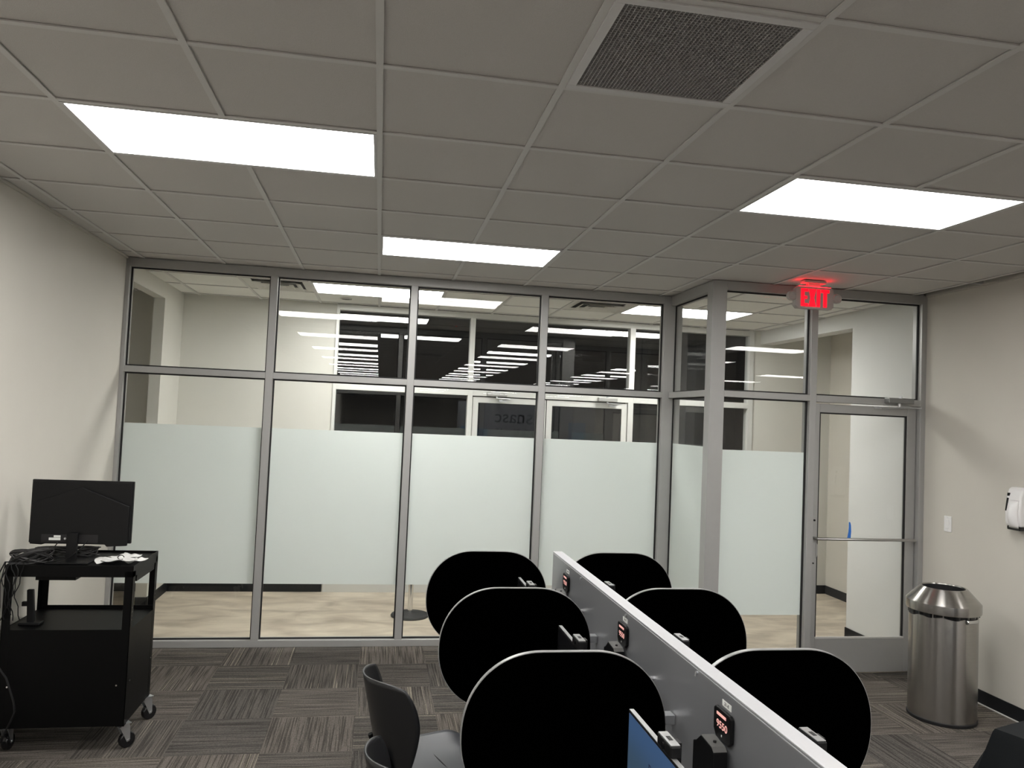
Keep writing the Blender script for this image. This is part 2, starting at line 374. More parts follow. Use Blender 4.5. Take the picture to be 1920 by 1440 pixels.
# ------------------------------------------------------------------ ceiling with T-bar grid
T = .6096
LIGHTS = []     # (x0, y0, kind)   2 tiles wide, 1 tile deep
LIGHTS += [(-2*T, T, 'a'), (0, 4*T, 'b'), (3*T, T, 'c')]
for x0 in (8*T, 13*T): LIGHTS.append((x0, T, 'r'))
for n in range(1, 12):
    for x0 in (-2*T, 3*T, 8*T, 13*T): LIGHTS.append((x0, T - 4*T*n, 'r'))
VLIGHTS = [(-T, 4.49, 'd'), (4*T, 4.49, 'e')]
VENT = (T, -T)
VD = [(-2*T, 4.49), (3*T, 4.49)]
def ceiling(x0, x1, y0, y1, oy, holes, name, tname, inside=None):
    mb = MB(); gb = MB(); e = 1e-3
    i0 = math.floor(x0/T); i1 = math.ceil(x1/T); j0 = math.floor((y0-oy)/T); j1 = math.ceil((y1-oy)/T)
    for i in range(i0, i1):
        for j in range(j0, j1):
            ax, bx = max(i*T, x0), min((i+1)*T, x1); ay, by = max(oy+j*T, y0), min(oy+(j+1)*T, y1)
            if bx-ax < e or by-ay < e: continue
            cx, cy = (i+.5)*T, oy+(j+.5)*T
            if any(h[0] < cx < h[2] and h[1] < cy < h[3] for h in holes): continue
            if inside and not inside(cx, cy): continue
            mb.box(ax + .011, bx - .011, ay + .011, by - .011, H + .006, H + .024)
    for i in range(i0, i1+1):
        x = i*T
        if x < x0+e or x > x1-e: continue
        segs = [(y0, y1)]
        for h in holes:
            if h[0] + e < x < h[2] - e:
                ns = []
                for a, b in segs:
                    if h[1] >= b or h[3] <= a: ns.append((a, b)); continue
                    if a < h[1]: ns.append((a, h[1]))
                    if h[3] < b: ns.append((h[3], b))
                segs = ns
        for a, b in segs:
            if inside and not inside(x, (a+b)/2):
                b = min(b, YE)
            if b > a: gb.box(x-.012, x+.012, a, b, H - .001, H + .004); gb.box(x-.003, x+.003, a, b, H + .004, H + .03)
    for j in range(j0, j1+1):
        y = oy + j*T
        if y < y0+e or y > y1-e: continue
        segs = [(x0, x1 if (not inside or y < YE) else min(x1, XR))]
        for a, b in segs: gb.box(a, b, y-.012, y+.012, H - .0005, H + .0045); gb.box(a, b, y-.003, y+.003, H + .0045, H + .03)
    struct(mb.build(name, 'tile_v_lit' if 'vestibule' in name else 'tile')); struct(gb.build(tname, 'tbar'))
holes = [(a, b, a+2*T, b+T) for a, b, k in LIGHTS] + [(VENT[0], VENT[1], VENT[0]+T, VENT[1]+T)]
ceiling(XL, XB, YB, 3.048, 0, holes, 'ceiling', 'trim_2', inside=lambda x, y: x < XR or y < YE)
ceiling(XL, 2.60, 3.048, YG + .02, 0, [], 'ceiling_by_glass', 'trim_6')
vh = [(a, b, a+2*T, b+T) for a, b, k in VLIGHTS] + [(a, b, a+T, b+T) for a, b in VD]
ceiling(-3.0, 5.3, YG + .02, YW, 4.49 - 7*T, vh, 'ceiling_vestibule', 'trim_3')
ceiling(2.60, 4.40, 3.05, YG + .02, 4.49 - 7*T, [], 'ceiling_vestibule_entry', 'trim_5')
# plenum above so that nothing shines in
slab('ceiling_slab', 'vent_dark', [(-3.3, XB + .3, YB - .2, YW + .2, H + .33, H + .4)])
slab('trim_4', 'wall', [(XL, XL + .014, YB, YG, H - .012, H + .003), (XR - .014, XR, YE, Y2, H - .012, H + .003)])

def light_fixture(x0, y0, kind):
    lab = {'a': 'large bright ceiling panel light left of the vent grille', 'b': 'bright ceiling panel light close to the glass partition, over the carrels',
           'c': 'bright ceiling panel light on the right, ahead of the exit sign', 'd': 'bright ceiling panel light beyond the glass, left of the vestibule',
           'e': 'bright ceiling panel light beyond the glass, behind the corner post', 'r': 'ceiling panel light behind the viewer, seen mirrored in the glass'}[kind]
    r = thing('ceiling_light', lab, 'ceiling light', (x0 + T, y0 + T/2, H), group='panel lights reflected in the glass' if kind == 'r' else 'two by four ceiling panel lights')
    fr = MB(); w, d = T - .013, T/2 - .013
    for a in ((-w, w, -d, -d+.012), (-w, w, d-.012, d), (-w, -w+.012, -d+.012, d-.012), (w-.012, w, -d+.012, d-.012)): fr.box(*a, -.002, .05)
    fr.box(-w, w, -d, d, .05, .056)
    fr.build('frame', 'vent_frame', r)
    MB().box(-w+.0125, w-.0125, -d+.0125, d-.0125, .002, .008).build('diffuser', 'light_v' if kind in 'de' else 'light', r)
    return r
proto = None
for x0, y0, k in LIGHTS + VLIGHTS:
    if k == 'r' and proto:
        c = proto.copy(); C.objects.link(c); c.location = (x0 + T, y0 + T/2, H)
        for ch in proto.children:
            d = ch.copy(); C.objects.link(d); d.parent = c
    else:
        o = light_fixture(x0, y0, k)
        if k == 'r': proto = o

# egg crate return grille
vt = thing('vent_grille', 'square dark egg-crate return grille with pale frame in the ceiling', 'vent', (VENT[0] + T/2, VENT[1] + T/2, H))
w = T/2 - .0125; q = .262
f = MB()
for a in ((-w, w, -w, -q), (-w, w, q, w), (-w, -q, -q, q), (q, w, -q, q)): f.box(*a, -.006, .004)
f.build('frame', 'vent_frame', vt, bevel=.0015)
g = MB(); n = 42
for i in range(n + 1):
    p = -q + 2*q*i/n
    g.box(p-.0008, p+.0008, -q, q, -.002, .012)
    g.box(-q, q, p-.0008, p+.0008, -.0015, .0115)
g.build('egg_crate', 'vent_grid', vt)
MB().box(-q, q, -q, q, .10, .104).box(-q-.01, -q, -q, q, .005, .104).box(q, q+.01, -q, q, .005, .104).box(-q, q, -q-.01, -q, .005, .104).box(-q, q, q, q+.01, .005, .104).build('duct', 'vent_dark', vt)

def diffuser(x, y, lab):
    r = thing('air_diffuser', lab, 'air vent', (x + T/2, y + T/2, H), group='stepped air diffusers in the vestibule ceiling')
    f = MB(); w = T/2 - .0105
    for k, (o, i, zo, zi) in enumerate(((w, .225, .004, .014), (.215, .155, -.012, .014), (.145, .085, -.012, .014))):
        # each ring is a sloping louvre
        for sx, sy in ((1, 0), (-1, 0), (0, 1), (0, -1)):
            if sx: f.quad((sx*o, -o, zo), (sx*o, o, zo), (sx*i, i, zi), (sx*i, -i, zi))
            else: f.quad((-o, sy*o, zo), (o, sy*o, zo), (i, sy*i, zi), (-i, sy*i, zi))
    f.box(-.07, .07, -.07, .07, -.012, -.009)
    f.build('louvre', 'diffuser_metal', r, solid=.002)
    MB().box(-w, w, -w, w, .028, .033).build('duct', 'duct_grey', r)
diffuser(*VD[0], 'square stepped air diffuser beyond the glass, left of the ceiling light')
diffuser(*VD[1], 'square stepped air diffuser beyond the glass, left of the corner post')
sd = thing('smoke_detector', 'small round detector with a red light on the vestibule ceiling', 'smoke detector', (.93, 4.86, H))
MB().lathe([(.001, -.035), (.03, -.034), (.045, -.025), (.052, -.004), (.055, 0)], n=24).build('housing', 'white_plastic', sd, smooth=True)
MB().cyl((.0, -.02, -.035), (0, -.02, -.042), .008, n=8).build('indicator_light', 'red', sd)
sp = thing('ceiling_speaker', 'small round perforated speaker grille on the vestibule ceiling', 'speaker', (-.33, 5.36, H))
MB().lathe([(.001, -.006), (.055, -.006), (.06, 0)], n=28).build('grille', 'diffuser_metal', sp)
pp = MB()
for i in range(-3, 4):
    for j in range(-3, 4):
        if i*i + j*j <= 10: pp.cyl((i*.014 + (j % 2)*.007, j*.014, -.0062), (i*.014 + (j % 2)*.007, j*.014, -.0075), .0045, n=6)
pp.build('perforation', 'gasket', sp)

# ------------------------------------------------------------------ storefront partitions
FD = .11
def members(root, name, boxes, mat='alu'):
    for b in boxes: world_part(MB().box(*b), name, mat, root, bevel=.0015, seg=1)
def pane_x(root, x0, x1, z0, z1, y, glass='glass', nm='glass_pane'):
    """pane in an x-z plane with its black gasket"""
    world_part(MB().quad((x0, y, z0), (x1, y, z0), (x1, y, z1), (x0, y, z1)), nm, glass, root)
    g = MB(); k = .011
    for b in ((x0, x0+k, z0, z1), (x1-k, x1, z0, z1), (x0+k, x1-k, z0, z0+k), (x0+k, x1-k, z1-k, z1)):
        g.box(b[0], b[1], y-.016, y-.002, b[2], b[3])
    world_part(g, 'gasket', 'gasket', root)
def film_x(root, x0, x1, z0, z1, y):
    world_part(MB().quad((x0, y, z0), (x1, y, z0), (x1, y, z1), (x0, y, z1)), 'frosted_film', 'frost', root)
GY = YG + .055
FZ0, FZ1 = .487, 1.732
w1 = sroot('window_1', 'long grey aluminium framed glass partition with frosted middle bands', 'glass partition', (.3, YG, 0))
mx = [-.83, .2954, 1.4081]; hw = .0285
xe = 2.483
members(w1, 'jamb', [(XL, -1.921, YG, YG+FD, 0, H)])
members(w1, 'mullion', [(m-hw, m+hw, YG, YG+FD, .053, 2.958) for m in mx])
members(w1, 'header', [(-1.921, xe, YG, YG+FD, 2.958, H)])
members(w1, 'sill', [(-1.921, xe, YG, YG+FD, 0, .053)])
ed = [-1.921] + sum([[m-hw, m+hw] for m in mx], []) + [xe]
for i in range(4):
    a, b = ed[2*i], ed[2*i+1]
    members(w1, 'transom', [(a, b, YG, YG+FD, 2.129, 2.178)])
    pane_x(w1, a, b, .053, 2.129, GY); pane_x(w1, a, b, 2.178, 2.958, GY)
    film_x(w1, a+.008, b-.008, FZ0, FZ1, GY - .0015)
# corner piece + return bay
XS = 2.595
w2 = sroot('window_2', 'narrow return bay of the glass partition beside the corner post', 'glass partition', (XS, 3.5, 0))
members(w2, 'corner_post', [(xe, 2.65, YG, YG+FD, 0, H)])
members(w2, 'corner_post', [(2.540, 2.658, Y2, 3.118, 0, H)])
members(w2, 'header', [(2.542, 2.65, 3.118, YG, 2.945, H)])
members(w2, 'sill', [(2.542, 2.65, 3.118, YG, 0, .053)])
members(w2, 'transom', [(2.542, 2.65, 3.118, YG, 2.129, 2.178)])
for z0, z1 in ((.053, 2.129), (2.178, 2.945)):
    world_part(MB().quad((XS, 3.118, z0), (XS, YG, z0), (XS, YG, z1), (XS, 3.118, z1)), 'glass_pane', 'glass', w2)
    g = MB(); k = .011
    for b in ((3.118, 3.118+k, z0, z1), (YG-k, YG, z0, z1), (3.118+k, YG-k, z0, z0+k), (3.118+k, YG-k, z1-k, z1)):
        g.box(XS-.012, XS-.002, *b)
    world_part(g, 'gasket', 'gasket', w2)
world_part(MB().quad((XS-.0015, 3.126, FZ0), (XS-.0015, YG-.008, FZ0), (XS-.0015, YG-.008, 1.735), (XS-.0015, 3.126, 1.735)), 'frosted_film', 'frost', w2)
# bay beside the door
w3 = sroot('window_3', 'tall glass bay with frosted band between corner post and door', 'glass partition', (3.0, Y2, 0))
G2 = Y2 + .055; hz = 2.958
members(w3, 'mullion', [(3.376, 3.431, Y2, Y2+FD, 0, hz)])
members(w3, 'header', [(2.658, XR, Y2, Y2+FD, hz, H)])
members(w3, 'transom', [(2.658, 3.376, Y2, Y2+FD, 2.129, 2.178), (3.431, 4.346, Y2, Y2+FD, 2.126, 2.178)])
members(w3, 'sill', [(2.658, 3.376, Y2, Y2+FD, 0, .053)])
pane_x(w3, 2.658, 3.376, .053, 2.129, G2); pane_x(w3, 2.658, 3.376, 2.178, hz, G2)
pane_x(w3, 3.431, 4.346, 2.178, hz, G2)
film_x(w3, 2.666, 3.368, FZ0 - .03, 1.722, G2 - .0015)
members(w3, 'jamb', [(4.346, XR, Y2, Y2+FD, 0, hz)])
# door leaf
DY0, DY1 = 3.065, 3.109
d1 = sroot('door_1', 'grey aluminium framed glass door with push bar and closer', 'door', (3.9, DY0, 0))
members(d1, 'stile', [(3.436, 3.492, DY0, DY1, .012, 2.112), (4.262, 4.341, DY0, DY1, .012, 2.112)])
members(d1, 'top_rail', [(3.492, 4.262, DY0, DY1, 2.046, 2.112)])
members(d1, 'kick_rail', [(3.492, 4.262, DY0, DY1, .012, .275)])
pane_x(d1, 3.492, 4.262, .275, 2.046, DY0 + .022)
world_part(MB().box(3.492, 4.262, DY0-.004, DY0+.012, .275, .288), 'glazing_bead', 'alu_light', d1)
pb = MB(); bz = 1.058
pb.tube([(3.462, DY0, bz), (3.464, DY0-.03, bz), (3.472, DY0-.048, bz), (3.49, DY0-.055, bz), (4.27, DY0-.055, bz), (4.315, DY0-.055, bz)], .0115, n=12)
pb.cyl((4.305, DY0-.055, bz), (4.305, DY0, bz), .009)
world_part(pb, 'push_bar', 'bar_metal', d1, smooth=True)
lk = MB(); lk.cyl((3.464, DY0, 1.195), (3.464, DY0-.008, 1.195), .008, n=12)
world_part(lk, 'keyhole', 'black_plastic', d1)
world_part(MB().cyl((3.462, DY0, .86), (3.462, DY0-.006, .86), .006, n=12), 'keyhole', 'black_plastic', d1)
world_part(MB().prism([(3.482, 1.03), (3.497, 1.0), (3.497, .93), (3.484, .895)], 'y', DY0-.006, DY0+.001), 'latch_paddle', 'alu', d1)
cl = MB().box(4.02, 4.24, 2.955, Y2, 2.142, 2.182)
world_part(cl, 'door_closer', 'closer', d1, bevel=.004)
ar = MB(); ar.cyl((4.14, 2.985, 2.182), (4.14, 2.985, 2.20), .012); ar.cyl((4.13, 2.985, 2.142), (4.13, 2.985, 2.115), .012)
ar.tube([(4.13, 2.985, 2.118), (4.30, 2.95, 2.112), (3.99, 3.035, 2.105)], .005); ar.box(3.96, 4.02, 3.05, DY0, 2.095, 2.112)
world_part(ar, 'closer_arm', 'zinc', d1)
# blue tape on the door glass
tp = MB(); pts = [(3.772, 1.055), (3.802, 1.055), (3.806, 1.11), (3.803, 1.16), (3.796, 1.182), (3.784, 1.184), (3.785, 1.14), (3.781, 1.10)]
tp.prism([(x-.006, z) for x, z in pts], 'y', DY0 + .0195, DY0 + .0215)
tag(tp.build('tape_strip', 'tape'), 'short curved strip of blue tape on the door glass above the push bar', 'tape')

# outer storefront (night outside)
w4 = sroot('window_4', 'dark exterior window wall behind the vestibule with pale frames', 'window', (2, YW, 0))
def pm(nm, bx): members(w4, nm, bx, 'alu_light')
fy = (YW - .02, YW + .09)
def pmx(nm, x0, x1, z0, z1): pm(nm, [(x0, x1, *fy, z0, z1)])
pmx('jamb', -.44, -.407, 0, H); pmx('mullion', .992, 1.046, 0, 2.965); pmx('mullion', 2.81, 2.872, 0, 2.965); pmx('jamb', 4.255, 4.315, 0, H)
pmx('header', -.407, 4.255, 2.965, H)
for a, b in ((-.407, .992), (1.046, 2.81), (2.872, 4.255)):
    pmx('transom', a, b, 2.122, 2.186)
    world_part(MB().quad((a, YW+.03, 2.186), (b, YW+.03, 2.186), (b, YW+.03, 2.965), (a, YW+.03, 2.965)), 'glass_pane', 'glass_out', w4)
for a, b in ((-.407, .992), (2.872, 4.255)):
    pmx('sill', a, b, 0, .085)
    world_part(MB().quad((a, YW+.03, .085), (b, YW+.03, .085), (b, YW+.03, 2.122), (a, YW+.03, 2.122)), 'glass_pane', 'glass_out', w4)
def outer_door(n, x0, x1, hinge, lab):
    d = sroot('door_%d' % n, lab, 'door', ((x0+x1)/2, YW, 0)); y0, y1 = YW, YW + .045; s = .062
    for nm, b in (('stile', (x0, x0+s, .01, 2.112)), ('stile', (x1-s, x1, .01, 2.112)), ('top_rail', (x0+s, x1-s, 2.05, 2.112)), ('kick_rail', (x0+s, x1-s, .01, .26))):
        members(d, nm, [(b[0], b[1], y0, y1, b[2], b[3])], 'alu_light')
    world_part(MB().quad((x0+s, y0+.022, .26), (x1-s, y0+.022, .26), (x1-s, y0+.022, 2.05), (x0+s, y0+.022, 2.05)), 'glass_pane', 'glass_out', d)
    g = MB(); a, b, k = x0+s, x1-s, .006
    for q in ((a, a+k, .26, 2.05), (b-k, b, .26, 2.05), (a, b, 2.05-k, 2.05)): g.box(q[0], q[1], y0+.01, y0+.02, q[2], q[3])
    world_part(g, 'gasket', 'gasket', d)
    cx = (x0 + .255) if hinge < 0 else (x1 - .245)
    world_part(MB().box(cx-.11, cx+.11, YW-.075, YW-.02, 2.125, 2.165), 'door_closer', 'alu', d, bevel=.004)
    ar = MB(); ar.cyl((cx, YW-.05, 2.165), (cx, YW-.05, 2.19), .014); ar.cyl((cx, YW-.05, 2.125), (cx, YW-.05, 2.10), .012)
    ar.tube([(cx, YW-.05, 2.105), (cx+.14, YW-.11, 2.10), (cx+.07, YW-.01, 2.085)], .006); ar.box(cx+.03, cx+.11, YW-.02, YW, 2.07, 2.09)
    world_part(ar, 'closer_arm', 'zinc', d)
outer_door(2, 1.052, 1.868, -1, 'left leaf of the pale framed exterior double door')
outer_door(3, 1.878, 2.804, 1, 'right leaf of the pale framed exterior double door')
struct(MB().box(-12, 14, YW + .15, 30, -.2, -.05).build('floor_outside', 'night'))

# ------------------------------------------------------------------ exit sign
ex = thing('exit_sign', 'white exit sign with glowing red letters hanging from the ceiling', 'exit sign', (3.24, 2.79, H))
b = MB(); b.prism([(-.155+x, z) for x, z in [(.02, 0), (.29, 0), (.31, .02), (.31, .148), (.29, .168), (.02, .168), (0, .148), (0, .02)]], 'y', -.028, .022)
o = b.build('housing', 'beige_plastic', ex, bevel=.004); o.location = (0, 0, -.215)
MB().box(-.09, .09, -.035, .035, -.02, 0).box(-.05, .05, -.018, .018, -.05, -.018).build('canopy', 'beige_plastic', ex, bevel=.004)
def letters():
    h = .134; m = MB(); z0 = -.215 + .016; y0, y1 = -.0325, -.0275
    def bar(x0, x1, a, b): m.box(x0, x1, y0, y1, z0 + a, z0 + b)
    t = .027
    # E
    x = -.115; bar(x, x+t, 0, h); bar(x+t, x+.058, 0, t*.85); bar(x+t, x+.058, h-t*.85, h); bar(x+t, x+.05, h/2-.011, h/2+.011)
    # X
    x = -.052
    m.prism([(x, z0), (x+t, z0), (x+.058, z0+h), (x+.058-t, z0+h)], 'y', y0, y1)
    m.prism([(x+.058-t, z0), (x+.058, z0), (x+t, z0+h), (x, z0+h)], 'y', y0-.0003, y1+.0002)
    # I
    bar(.014, .014+t, 0, h)
    # T
    x = .049; bar(x, x+.066, h-t*.9, h); bar(x+.033-t/2, x+.033+t/2, 0, h-t*.9)
    return m
letters().build('lettering', 'red', ex)
for s in (-1, 1):
    hd = MB(); cx = s*.185
    hd.lathe([(.001, .035), (.026, .03), (.036, .01), (.037, -.012), (.031, -.02), (.022, -.012), (.001, -.008)], n=28)
    bmesh.ops.transform(hd.bm, matrix=Matrix.Translation((cx, -.015, -.125)) @ Matrix.Rotation(math.radians(90), 4, 'X') @ Matrix.Rotation(PI, 4, 'X'), verts=hd.bm.verts)
    hd.cyl((s*.15, 0, -.125), (s*.165, 0, -.125), .012)
    hd.build('lamp_head', 'beige_plastic', ex, smooth=True)
MB().quad((-.13, -.03, -.046), (.13, -.03, -.046), (.13, .02, -.046), (-.13, .02, -.046)).build('top_glow_strip', 'redglow', ex)

# ------------------------------------------------------------------ wall fittings right
sw = thing('light_switch', 'white rocker light switch plate on the right wall beside the door', 'light switch', (XR, 2.75, 1.228))
MB().box(-.006, 0, -.038, .038, -.06, .06).build('plate', 'white_plastic', sw, bevel=.003)
MB().box(-.010, -.006, -.017, .017, -.034, .034).build('rocker', 'white_plastic', sw, bevel=.002)
for z in (.048, -.048): MB().cyl((-.0075, 0, z), (-.006, 0, z), .003, n=8).build('screw', 'zinc', sw)

dp = thing('soap_dispenser', 'white and black sanitizer dispenser on the right wall at the edge of view', 'dispenser', (XR, 2.045, 1.31))
MB().prism([(-.001, .0), (-.088, .0), (-.098, .03), (-.100, .10), (-.090, .20), (-.070, .252), (-.052, .262), (-.001, .262)], 'y', -.062, .062).build('cover', 'white_plastic', dp, bevel=.012, seg=4, smooth=True)
MB().box(-.088, -.004, -.055, .055, -.026, .002).build('base', 'black_gloss', dp, bevel=.008, seg=3)
MB().grid(lambda u, v: (-(.095 + .040*math.sin(PI*u)**.7*math.sin(PI*v)**.6), -.052 + .078*u, -.008 + .185*v), 14, 14).build('push_lever', 'white_plastic', dp, smooth=True, solid=.004)
wn_ = MB(); wn_.bm.faces.new([wn_.bm.verts.new(p) for p in ((-.0855, .030, .222), (-.0855, .052, .222), (-.1005, .055, .10), (-.1005, .045, .10))])
wn_.build('level_window', 'black_gloss', dp, solid=.003)

# ------------------------------------------------------------------ trash bin
BX, BY = 3.905, 2.193
tb = thing('trash_bin', 'tall round brushed steel bin with open top lid beside the right wall', 'trash bin', (BX, BY, 0))
MB().lathe([(.001, .022), (.207, .022), (.209, .03), (.209, .716), (.203, .716), (.203, .035), (.001, .03)], n=96).build('body', 'steel', tb, smooth=True)
MB().lathe([(.001, 0), (.210, 0), (.213, .006), (.213, .02), (.208, .024), (.001, .024)], n=96).build('base_ring', 'rubber', tb, smooth=True)
MB().lathe([(.219, .718), (.227, .720), (.229, .727), (.229, .779), (.150, .866), (.140, .873), (.131, .872), (.128, .864), (.128, .80), (.130, .80), (.222, .778), (.222, .722), (.219, .718)], n=96).build('lid', 'steel', tb, smooth=True)
MB().lathe([(.127, .866), (.127, .70), (.126, .70), (.126, .866)], n=64).build('lid_opening', 'rubber', tb, smooth=True)
def liner(u, v):
    a = 2*PI*u; r = .2125 + .003*math.sin(a*23) + .002*math.sin(a*41+2); d = .025 + .018*max(0, math.sin(a*1.0+2.6+PI)) + .006*math.sin(a*9)
    return (r*math.cos(a), r*math.sin(a), .722 - d*v)
MB().grid(liner, 128, 4).build('bin_liner', 'black_gloss', tb, smooth=True)
hb = MB()
ha = math.radians(-82)
for k in range(9):
    pass
hpts = [(math.cos(a)*.2145, math.sin(a)*.2145, .690) for a in [math.radians(-92 + 3*i) for i in range(11)]]
def hgrid(u, v):
    a = math.radians(-90 + 30*u); r = .214 + .006*math.sin(PI*v)
    return (r*math.cos(a), r*math.sin(a), .674 + .026*v)
hb.grid(hgrid, 10, 4)
hb.build('side_handle', 'chrome', tb, smooth=True, solid=.004)

# ------------------------------------------------------------------ cloth table, lower right corner
TX0, TY1, TZ = 2.535, .222, .74
tt = thing('draped_table', 'table under a black cloth in the lower right corner of the view', 'table', (TX0, TY1, 0), math.radians(19))
def cloth():
    m = MB(); x0, x1, y0, y1 = 0, 1.15, -.76, 0
    per = []
    nx, ny = 26, 16
    for i in range(nx): per.append((x0 + (x1-x0)*i/nx, y0, 0, -1))
    for i in range(ny): per.append((x1, y0 + (y1-y0)*i/ny, 1, 0))
    for i in range(nx): per.append((x1 - (x1-x0)*i/nx, y1, 0, 1))
    for i in range(ny): per.append((x0, y1 - (y1-y0)*i/ny, -1, 0))
    n = len(per); rings = []
    for lv, (z, off) in enumerate([(TZ, 0), (TZ - .012, .006), (.55, .062), (.35, .11), (.15, .15), (.012, .17)]):
        r = []
        for k, (x, y, ax, ay) in enumerate(per):
            # smooth outward direction, corners flare diagonally
            cx, cy = (x0+x1)/2, (y0+y1)/2
            dx, dy = ax, ay
            if abs(x-x0) < .05: dx = -1
            if abs(x-x1) < .05: dx = 1
            if abs(y-y0) < .05: dy = -1
            if abs(y-y1) < .05: dy = 1
            w = off*(1 + (.35*math.sin(k*1.35) if lv > 1 else 0))
            r.append(m.bm.verts.new((x + dx*w, y + dy*w, z)))
        rings.append(r)
    m.bm.faces.new(rings[0])
    for a, b in zip(rings, rings[1:]):
        for k in range(n): m.bm.faces.new((a[k], a[(k+1) % n], b[(k+1) % n], b[k]))
    return m
cloth().build('table_cloth', 'cloth', tt, smooth=True, solid=.003)
MB().box(.01, 1.14, -.75, -.01, TZ-.03, TZ-.003).build('tabletop', 'deskwood', tt)
for x in (.06, 1.09):
    for y in (-.70, -.06): MB().cyl((x, y, 0), (x, y, TZ-.03), .016).build('leg', 'black_metal', tt)

# ------------------------------------------------------------------ testing carrels
PX0, PX1 = 1.110, 1.163
PZ = 1.118
PY0, PY1 = -1.85, 1.957
bench = thing('privacy_panel', 'long grey metal privacy panel with pale top running between the carrels', 'partition panel', ((PX0+PX1)/2, 0, 0))
world_part(MB().box(PX0, PX1, PY0, PY1, .10, PZ-.004), 'panel', 'panel', bench, bevel=.002)
world_part(MB().box(PX0-.0012, PX1+.0012, PY0, PY1+.001, PZ-.004, PZ), 'top_cap', 'panel_cap', bench, bevel=.001)
world_part(MB().box(PX0-.0015, PX0, PY0, PY1, PZ-.012, PZ-.009), 'edge_bead', 'panel_cap', bench)
for y in (PY0+.25, PY1-.25): world_part(MB().box(PX0-.10, PX1+.10, y-.04, y+.04, 0, .03).box(PX0+.005, PX1-.005, y-.04, y+.04, .03, .10), 'foot', 'black_metal', bench, bevel=.004)
for y in (1.311, .587, -.133):
    hk = MB(); hk.cyl((PX0, y, 1.097), (PX0-.006, y, 1.097), .005, n=10); hk.cyl((PX0-.005, y, 1.097), (PX0-.007, y, 1.086), .003, n=8)
    world_part(hk, 'hook', 'zinc', bench)
for y in (1.255, .261, -.69):
    kb = MB(); kb.cyl((PX0, y, .945), (PX0-.022, y, .945), .009, n=16); kb.cyl((PX0-.022, y, .945), (PX0-.028, y, .945), .013, n=16)
    world_part(kb, 'standoff_knob', 'chrome', bench, smooth=True)
DZ = .70
DY = [.03, .98, 1.93]
# worktops: one board per place, between the divider screens
SPAN = [(PY0, DY[0] - .004, 'nearest'), (DY[0] + .024, DY[1] - .004, 'second'), (DY[1] + .024, DY[2] - .004, 'farthest')]
for s in (-1, 1):
    x0, x1 = (.64, PX0-.003) if s < 0 else (PX1+.003, 1.60)
    for a_, b_, nm in SPAN:
        dk = thing('worktop', '%s grey worktop on the %s side of the privacy panel, behind a rounded divider' % (nm, 'left' if s < 0 else 'right'), 'desk', ((x0+x1)/2, (a_+b_)/2, 0), group='grey worktops along the privacy panel')
        world_part(MB().box(x0, x1, a_, b_, DZ-.027, DZ), 'top', 'deskwood', dk, bevel=.004)
        px = PX0-.003 if s < 0 else PX1+.003; ex_ = px + s*.30
        for y in (a_+.12, b_-.12): world_part(MB().prism([(ex_, DZ-.027), (px, DZ-.027), (px, DZ-.30)], 'y', y-.012, y+.012), 'bracket', 'black_metal', dk)

def divider_outline():
    # rounded shape: flat top and bottom, big arcs to the sides
    a, b, f = .353, .271, .088
    pts = []
    for cx, s in ((f, 1), (-f, -1)):
        pass
    n = 22; hw_, e = a - f, 2.12
    q = []
    for i in range(n+1):
        t = PI/2*i/n
        q.append((f + hw_*(max(0., math.sin(t))**(2/e)), b*(max(0., math.cos(t))**(2/e))))
    right = q + [(x, -z) for x, z in q[::-1][1:]]
    left = [(-x, z) for x, z in right[::-1]]
    return right + left
ZC = .847
names = {0: 'nearest', 1: 'middle', 2: 'farthest'}
for side, cx in ((-1, .722), (1, 1.500)):
    for i, y in enumerate(DY):
        sd_ = 'left' if side < 0 else 'right'
        r = thing('divider_screen', '%s rounded black divider screen on the %s side of the grey panel' % (names[i], sd_), 'divider', (cx + (0 if side < 0 else 0), y, ZC), group='rounded black carrel dividers')
        pts = divider_outline()
        lim = PX0 - .003 - cx if side < 0 else PX1 + .003 - cx
        pts = [(min(x, lim) if side < 0 else max(x, lim), z) for x, z in pts]
        MB().prism(pts, 'y', .001, .019).build('edge_band', 'edge', r, smooth=True)
        inner = [(x*.985, z*.982) for x, z in pts]
        MB().prism([(x*.992, z*.990) for x, z in pts], 'y', -.0012, .001).build('front_face', 'laminate', r)
        MB().prism([(x*.992, z*.990) for x, z in pts], 'y', .019, .0212).build('back_face', 'laminate', r)
        MB().box(lim-.035 if side < 0 else lim, lim if side < 0 else lim+.035, .001, .045, .02, .05).build('mounting_bracket', 'zinc', r)

def hexprism(m, pts, axis, a, b): m.prism(pts, axis, a, b)
